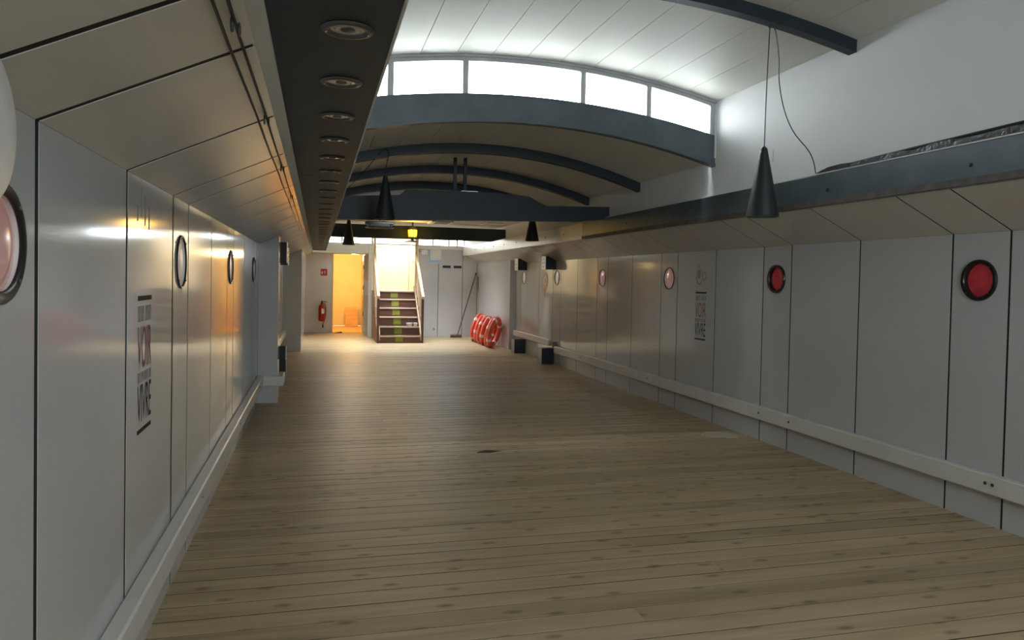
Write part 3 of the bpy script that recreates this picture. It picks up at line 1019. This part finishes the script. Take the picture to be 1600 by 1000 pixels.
G().lathe([(0.018, 0), (0.016, -0.002)], (2.805, YB - 0.0125, 0.20), 'y', 14).out('outlet', M['dull'], so)
tag(so, 'grey wall socket low on the white bulkhead', 'socket')
al = empty('alarm_button', (2.435, YB - 0.05, 2.07))
box('housing', (2.415, 2.45, YB - 0.035, YB - 0.0005, 2.1, 2.17), M['signred'], al, 0.004)
box('button', (2.422, 2.443, YB - 0.04, YB - 0.0352, 2.12, 2.15), M['white'], al)
tag(al, 'tiny red alarm button beside the stair handrail', 'button')

# broom leaning on the bulkhead
br = empty('broom', (3.33, 18.06, 0.0))
G().cham(3.19, 3.47, 18.02, 18.09, 0.035, 0.075, 0.01).out('head', M['handle'], br)
G().prism([(3.185, 0.0), (3.475, 0.0), (3.465, 0.036), (3.195, 0.036)], 'y', 18.025, 18.085).out('bristles', M['rubber'], br)
G().tube([(3.37, 18.055, 0.07), (3.845, 18.225, 1.60)], 0.014, 10).out('stick', M['handle'], br, True)
G().tube([(3.829, 18.2193, 1.55), (3.847, 18.2257, 1.612)], 0.0155, 10).out('grip', M['black'], br, True)
tag(br, 'long-handled brown broom leaning into the corner of the bulkhead', 'broom')
o = G().tube([(3.872, 18.07, 1.14), (3.872, 18.075, 1.52)], [0.006, 0.012], 8).out('hanging_stick', M['handle'], None, True)
tag(o, 'short dark stick hanging on the wall behind the broom', 'stick')
o = empty('wall_latch', (3.875, 17.7, 0.35))
box('plate', (3.862, 3.8795, 17.66, 17.72, 0.33, 0.52), M['black'], o, 0.004)
box('lever', (3.835, 3.862, 17.67, 17.70, 0.34, 0.37), M['black'], o, 0.004)
tag(o, 'small black latch low on the deep white wall beside the lifebuoys', 'latch')

# lifebuoys ---------------------------------------------------------------
def lifebuoy(x, yy, yaw, lean, spin, R, label):
    """local frame: ring axis = local x, ring standing in local y-z; empty at the lowest point of the ring"""
    o = empty('lifebuoy', (x, yy, 0.0))
    o.rotation_mode = 'XYZ'
    r = 0.058
    H = R + r
    o.rotation_euler = (0, lean, yaw)
    c = (0, 0, H)
    G().torus(c, R, r, 'x', 48, 14, rs=0.05).out('ring', M['orange'], o, True, local=True)
    for k in range(4):
        a = spin + k * math.pi / 2
        G().torus(c, R, r + 0.003, 'x', 5, 14, a - 0.11, a + 0.11, rs=0.053).out('band', M['band'], o, True, local=True)
        P = []
        for j in range(9):
            b = a + (math.pi / 2) * j / 8
            q = R + r + 0.006 + 0.02 * math.sin(math.pi * j / 8) ** 1
            zq = H + q * math.sin(b)
            P.append((0.0, q * math.cos(b), max(zq, 0.012)))
        G().tube(P, 0.005, 6).out('grab_rope', M['rope'], o, True, local=True)
    tag(o, label, 'lifebuoy')


TH = math.radians(-31)
for k in range(6):
    yy = 15.36 + 0.335 * k
    nm = ['front lifebuoy of the leaning orange row, next to the pilaster edge', 'second orange lifebuoy in the leaning row counted from the pilaster edge',
          'third orange lifebuoy in the leaning row counted from the pilaster edge', 'fourth orange lifebuoy in the leaning row counted from the pilaster edge',
          'fifth orange lifebuoy in the leaning row, second from the broom', 'last orange lifebuoy of the leaning row, next to the broom'][k]
    lifebuoy(3.585 - 0.004 * k, yy, TH + random.uniform(-0.05, 0.05), math.radians(13) + 0.02 * (k % 2), 0.5 + 0.7 * k, 0.27 + (0.01 if k in (0, 5) else 0), nm)

# ------------------------------------------------------------------ stairs
stn = empty('staircase', (1.79, 16.5, 0))
SX0, SX1 = 1.325, 2.255
NZ = [0.162, 0.355, 0.562, 0.758, 0.952, 1.137]
for k, z in enumerate(NZ):
    ya = 16.5 + 0.25 * k
    zb = 0.0 if k == 0 else NZ[k - 1]
    r_ = box('riser', (SX0, SX1, ya + 0.012, ya + 0.03, zb + (0.0005 if k else 0), z - 0.026), M['stair'], stn)
    yb = ya + 0.28 if k < 5 else 19.4
    t_ = box('tread', (SX0, SX1, ya + 0.002, yb, z - 0.025, z), M['stair'] if k < 5 else M['cream'], stn)
    box('nosing', (SX0 + 0.01, SX1 - 0.01, ya - 0.012, ya + 0.0015, z - 0.028, z + 0.003), M['nosing'], t_, 0.003)
    xm = 1.765
    box('grip_sticker', (xm - 0.085, xm + 0.085, ya + 0.0105, ya + 0.0118, zb + 0.03, z - 0.035), M['yellow'], r_)
    if k < 5:
        box('grip_sticker', (xm - 0.085, xm + 0.085, ya + 0.04, ya + 0.22, z + 0.0003, z + 0.0015), M['yellow'], t_)
for s, xa_, xb_ in ((-1, 1.275, 1.324), (1, 2.256, 2.305)):
    # side panel, newel, stringer, handrail
    G().prism([(16.62, 0.0), (18.2, 0.0), (18.2, 1.137), (17.75, 1.137), (16.62, 0.30)], 'x', xa_, xb_).out('side_panel', M['stair'], stn)
    box('newel', (xa_, xb_, 16.49, 16.60, 0.0, 1.0), M['stair'], stn, 0.004)
    xi = xb_ + 0.001 if s < 0 else xa_ - 0.001
    xj = xi + 0.018 * (-s)
    G().prism([(16.48, 0.06), (16.48, 0.20), (17.76, 1.27), (17.90, 1.27), (17.90, 1.14), (17.75, 1.14)], 'x', min(xi, xj) + 0.0, max(xi, xj)).out('stringer', M['timber'], stn)
    G().prism([(16.46, 0.985), (16.46, 1.045), (17.78, 2.03), (17.78, 1.96)], 'x', xa_ - 0.004, xb_ + 0.004).out('handrail', M['timber'], stn)
    box('upper_post', (xa_ + 0.004, xb_ - 0.004, 17.78, 17.84, 1.138, 2.50), M['timber'], stn, 0.003)
    for k in range(3):
        yy = 16.95 + 0.3 * k
        zt = 1.02 + (yy - 16.46) * 0.746 - 0.05
        zb = 0.30 + (yy - 16.62) * 0.7407
        box('baluster', (xa_ + 0.012, xb_ - 0.012, yy - 0.02, yy + 0.02, zb, zt), M['timber'], stn)
tag(stn, 'brown wooden staircase with green grip stickers and pale handrails', 'staircase')


def cup_thing(x, yy, z, r, label):
    c = empty('paper_cup', (x, yy, z))
    G().lathe([(r * 0.7, 0), (r, 0.075), (r * 0.93, 0.075), (r * 0.64, 0.006), (0.004, 0.006)], (x, yy, z), 'z', 20).out('cup_wall', M['white'], c, True)
    G().torus((x, yy, z + 0.075), r * 0.97, 0.004, 'z', 20, 6).out('rim', M['white'], c, True)
    tag(c, label, 'cup')


cup_thing(2.03, 16.86, 0.3552, 0.075, 'larger white cup left standing on the second stair tread')
cup_thing(2.17, 16.86, 0.3552, 0.05, 'smaller white cup on the second stair tread next to the stringer')

# stairwell with outside door
dw = empty('door_1', (1.84, 19.42, 1.14))
struct(dw)
box('leaf', (1.37, 2.30, 19.41, 19.45, 1.14, 2.95), M['cream'], dw, 0.003)
box('closer_body', (1.42, 1.62, 19.34, 19.409, 2.245, 2.285), M['white'], dw, 0.006)
G().tube([(1.62, 19.32, 2.26), (1.78, 19.25, 2.23)], 0.010, 8).out('closer_arm', M['dull'], dw)
box('frame_head', (1.365, 2.305, 19.40, 19.47, 2.951, 3.0), M['white'], dw)
struct(G().box(1.25, 2.41, 19.451, 19.55, 1.0, 3.3).out('wall_stair_back', M['cream']))
struct(G().box(1.28, 1.36, YB + 0.06, 19.45, 2.256, 3.3).out('wall_stair_hatch', M['cream']))
struct(G().box(1.28, 2.40, YB + 0.05, 18.95, 2.96, 3.0).out('ceiling_light_block', M['cream']))  # added slab that narrows the open hatch to dim the stairwell
portal('hatch_portal', (1.84, 19.2, 3.25), (0, 0, 0), 0.95, 0.5)

# ------------------------------------------------------------------ port bay with corridor
post = G().cham(1.185, 1.25, YB - 0.04, YB + 0.04, 0, 2.25, 0.005).out('post', M['coam'])
tag(post, 'white square post between corridor doorway and staircase', 'post')
hb = struct(G().box(SL, 1.25, YB + 0.0, YB + 0.05, 2.02, 2.2495).out('wall_bay_header', M['trim']))
box('small_box', (0.70, 0.75, YB - 0.02, YB - 0.0005, 2.10, 2.17), M['white'], hb, 0.003)
struct(G().box(XL - 0.02, 1.25, YB + 0.05, 22.6, 2.20, 2.2495).out('ceiling_bay', M['warm']))
we = struct(G().box(-0.30, 0.365, YE, YE + 0.06, 0.0, 2.199).box(0.365, 1.25, YE, YE + 0.06, 2.04, 2.199).out('wall_bay', M['slope']))
box('door_jamb', (0.36, 0.385, YE - 0.01, YE + 0.07, 0.0, 2.04), M['warm'], we)
struct(G().box(0.2, 0.26, YE + 0.06, 22.5, 0, 2.2).box(0.2, 1.25, 22.5, 22.56, 0, 2.2).out('wall_corridor', M['warm']))
struct(G().box(0.2, 1.3, 19.66, 22.6, -0.08, -0.005).out('floor_corridor', M['ply']))
# cupboard in the bay
cb_ = empty('cupboard', (1.18, 19.2, 0))
G().box(1.135, 1.249, 18.85, 19.6, 0.0, 2.03).out('body', M['beige'], cb_)
for (za, zb, mm) in ((0.06, 0.98, 'beige'), (1.0, 1.38, 'white'), (1.4, 2.0, 'beige')):
    d_ = box('door', (1.115, 1.134, 18.88, 19.57, za, zb), M[mm], cb_, 0.003)
    box('handle', (1.10, 1.1145, 18.92, 18.94, (za + zb) / 2 - 0.05, (za + zb) / 2 + 0.05), M['black'], d_)
    box('front_panel', (1.14, 1.245, 18.838, 18.8495, za, zb), M[mm], cb_, 0.003)
tag(cb_, 'tall beige cupboard with a white middle door beside the corridor doorway', 'cupboard')
# corridor lamp: a real ceiling lamp
cl = empty('ceiling_lamp', (0.98, 20.6, 2.10))
G().lathe([(0.03, 0.0), (0.09, 0.02), (0.12, 0.055), (0.11, 0.08)], (0.98, 20.6, 2.10), 'z', 28).out('globe', M['bulb'], cl, True)
G().lathe([(0.125, 0.08), (0.125, 0.099)], (0.98, 20.6, 2.10), 'z', 28).out('base_ring', M['white'], cl, True)
tag(cl, 'round glowing ceiling lamp inside the warm corridor', 'lamp')
lt = bpy.data.lights.new('corridor_lamp_light', 'POINT')
lt.energy = 24
lt.color = (1.0, 0.69, 0.30)
lt.shadow_soft_size = 0.1
lo = bpy.data.objects.new('corridor_lamp_light', lt)
lo.location = (0.98, 20.6, 2.02)
COL.objects.link(lo)
# leaning sheet
o = G().prism([(22.28, 0.0), (22.30, 0.0), (22.47, 0.55), (22.45, 0.55)], 'x', 0.80, 1.16).out('plywood_sheet', M['ply'])
tag(o, 'small orange plywood sheet leaning at the end of the corridor', 'board')
o = G().prism([(0.38, 0.0), (0.62, 0.0), (0.62, 0.028), (0.60, 0.04)], 'y', 19.50, 19.62).out('door_wedge', M['handle'])
tag(o, 'dark wedge lying at the foot of the corridor doorway', 'wedge')

# fire extinguisher and sign
fe = empty('fire_extinguisher', (0.11, YE - 0.1, 0.30))
ex, ey = 0.11, YE - 0.1
G().lathe([(0.05, 0.30), (0.078, 0.315), (0.08, 0.34), (0.08, 0.66), (0.07, 0.70), (0.04, 0.73), (0.024, 0.745)], (ex, ey, 0), 'z', 28).out('cylinder', M['extred'], fe, True)
G().lathe([(0.022, 0.745), (0.022, 0.79), (0.012, 0.80), (0.012, 0.835), (0.004, 0.84)], (ex, ey, 0), 'z', 16).out('valve', M['black'], fe, True)
G().tube([(ex - 0.02, ey, 0.80), (ex + 0.06, ey, 0.805), (ex + 0.12, ey, 0.80)], 0.008, 8).out('lever', M['black'], fe, True)
G().tube(curve_pts([(ex + 0.02, ey, 0.77), (ex + 0.09, ey - 0.03, 0.72), (ex + 0.10, ey - 0.02, 0.5), (ex + 0.07, ey - 0.01, 0.32), (ex + 0.03, ey, 0.24)]), 0.009, 8).out('hose', M['black'], fe, True)
G().lathe([(0.010, 0.24), (0.022, 0.14), (0.018, 0.14)], (ex + 0.03, ey, 0), 'z', 14).out('nozzle', M['black'], fe, True)
G().lathe([(0.0805, 0.47), (0.0812, 0.47), (0.0812, 0.64), (0.0805, 0.64)], (ex, ey, 0), 'z', 28, close=False).out('collar_band', M['extred'], fe, True)
v, f = [], []
for k in range(8):
    a = -math.pi / 2 - 0.1 + 1.0 * k / 7
    v += [(ex + 0.082 * math.cos(a), ey + 0.082 * math.sin(a), 0.50), (ex + 0.082 * math.cos(a), ey + 0.082 * math.sin(a), 0.63)]
f = [(2 * k, 2 * k + 1, 2 * k + 3, 2 * k + 2) for k in range(7)]
mesh('paper_tag', v, f, M['white'], fe)
box('wall_bracket', (ex - 0.02, ex + 0.02, ey + 0.07, YE - 0.001, 0.5, 0.7), M['dull'], fe)
tag(fe, 'red fire extinguisher with black valve hung on the bay wall', 'extinguisher')
sg = empty('extinguisher_sign', (0.15, YE, 1.47))
box('plate', (0.07, 0.235, YE - 0.005, YE - 0.0005, 1.47, 1.645), M['signred'], sg)
G().lathe([(0.0, 0.0), (0.02, 0.01), (0.02, 0.075), (0.006, 0.095)], (0.17, YE - 0.0052, 1.51), 'z', 6).out('pictogram_bottle', M['white'], sg)
G().prism([(0.095, 1.51), (0.115, 1.51), (0.125, 1.55), (0.11, 1.60), (0.10, 1.565), (0.09, 1.55)], 'y', YE - 0.0065, YE - 0.0052).out('pictogram_flame', M['white'], sg)
tag(sg, 'square red sign with white extinguisher symbol above the extinguisher', 'sign')

# ------------------------------------------------------------------ fittings under the flat ceiling
ln = empty('lantern', (1.715, 13.98, 2.12))
lx, ly = 1.715, 13.98
G().tube([(lx, ly, 2.42), (lx, ly, ZF - 0.001)], 0.012, 8).out('stem', M['black'], ln)
G().lathe([(0.02, 2.43), (0.06, 2.41), (0.095, 2.375), (0.10, 2.36)], (lx, ly, 0), 'z', 8).out('hood', M['black'], ln)
G().lathe([(0.075, 2.225), (0.085, 2.355)], (lx, ly, 0), 'z', 8).out('glass', M['amber'], ln)
for k in range(8):
    a = 2 * math.pi * k / 8
    G().tube([(lx + 0.08 * math.cos(a), ly + 0.08 * math.sin(a), 2.22), (lx + 0.09 * math.cos(a), ly + 0.09 * math.sin(a), 2.36)], 0.006, 6).out('cage_bar', M['black'], ln)
G().lathe([(0.10, 2.21), (0.10, 2.225)], (lx, ly, 0), 'z', 8).out('base', M['black'], ln)
G().lathe([(0.145, 2.13), (0.145, 2.142), (0.03, 2.16), (0.03, 2.21)], (lx, ly, 0), 'z', 20).out('drip_plate', M['dull'], ln)
tag(ln, 'hanging lantern with glowing amber glass before the plain crossbeam', 'lantern')
ll = bpy.data.lights.new('lantern_light', 'POINT')
ll.energy = 3
ll.color = (1.0, 0.6, 0.15)
ll.shadow_soft_size = 0.06
lo = bpy.data.objects.new('lantern_light', ll)
lo.location = (lx, ly - 0.14, 2.29)
COL.objects.link(lo)

cr = empty('chrome_ceiling_light', (0.71, 9.0, 2.04))
G().cham(0.54, 0.88, 8.93, 9.10, 2.085, 2.118, 0.008).out('housing', M['dull'], cr)
G().torus((0.71, 9.015, 2.05), 0.165, 0.008, 'z', 32, 8).out('rim', M['chrome'], cr, True)
G().lathe([(0.15, 2.06), (0.155, 2.085)], (0.71, 9.015, 0), 'z', 28).out('diffuser', M['band'], cr, True)
for k in range(4):
    a = math.pi / 4 + k * math.pi / 2
    x_, y_ = 0.71 + 0.165 * math.cos(a), 9.015 + 0.165 * math.sin(a)
    G().tube([(x_, y_, 2.05), (x_, y_, 2.09)], 0.006, 6).out('strut', M['chrome'], cr)
box('hanger', (0.70, 0.72, 8.92, 8.94, 2.117, 2.16), M['dull'], cr)
tag(cr, 'flat chrome light with a round rim under the heavy crossbeam', 'lamp')


def ceiling_plate(x0, x1, y0, y1, label, hole):
    c = empty('ceiling_hatch', ((x0 + x1) / 2, (y0 + y1) / 2, ZF - 0.03))
    G().cham(x0, x1, y0, y1, ZF - 0.025, ZF - 0.0005, 0.006).out('frame', M['white'], c)
    if hole:
        box('opening', (x0 + 0.08, x1 - 0.06, y0 + 0.1, y1 - 0.1, ZF - 0.029, ZF - 0.0251), M['black'], c)
    tag(c, label, 'hatch')


ceiling_plate(1.98, 2.38, 13.3, 13.9, 'white square ceiling hatch with a dark opening near the lantern', True)
ceiling_plate(2.98, 3.28, 13.2, 13.9, 'plain white ceiling plate close to the pale carling', False)
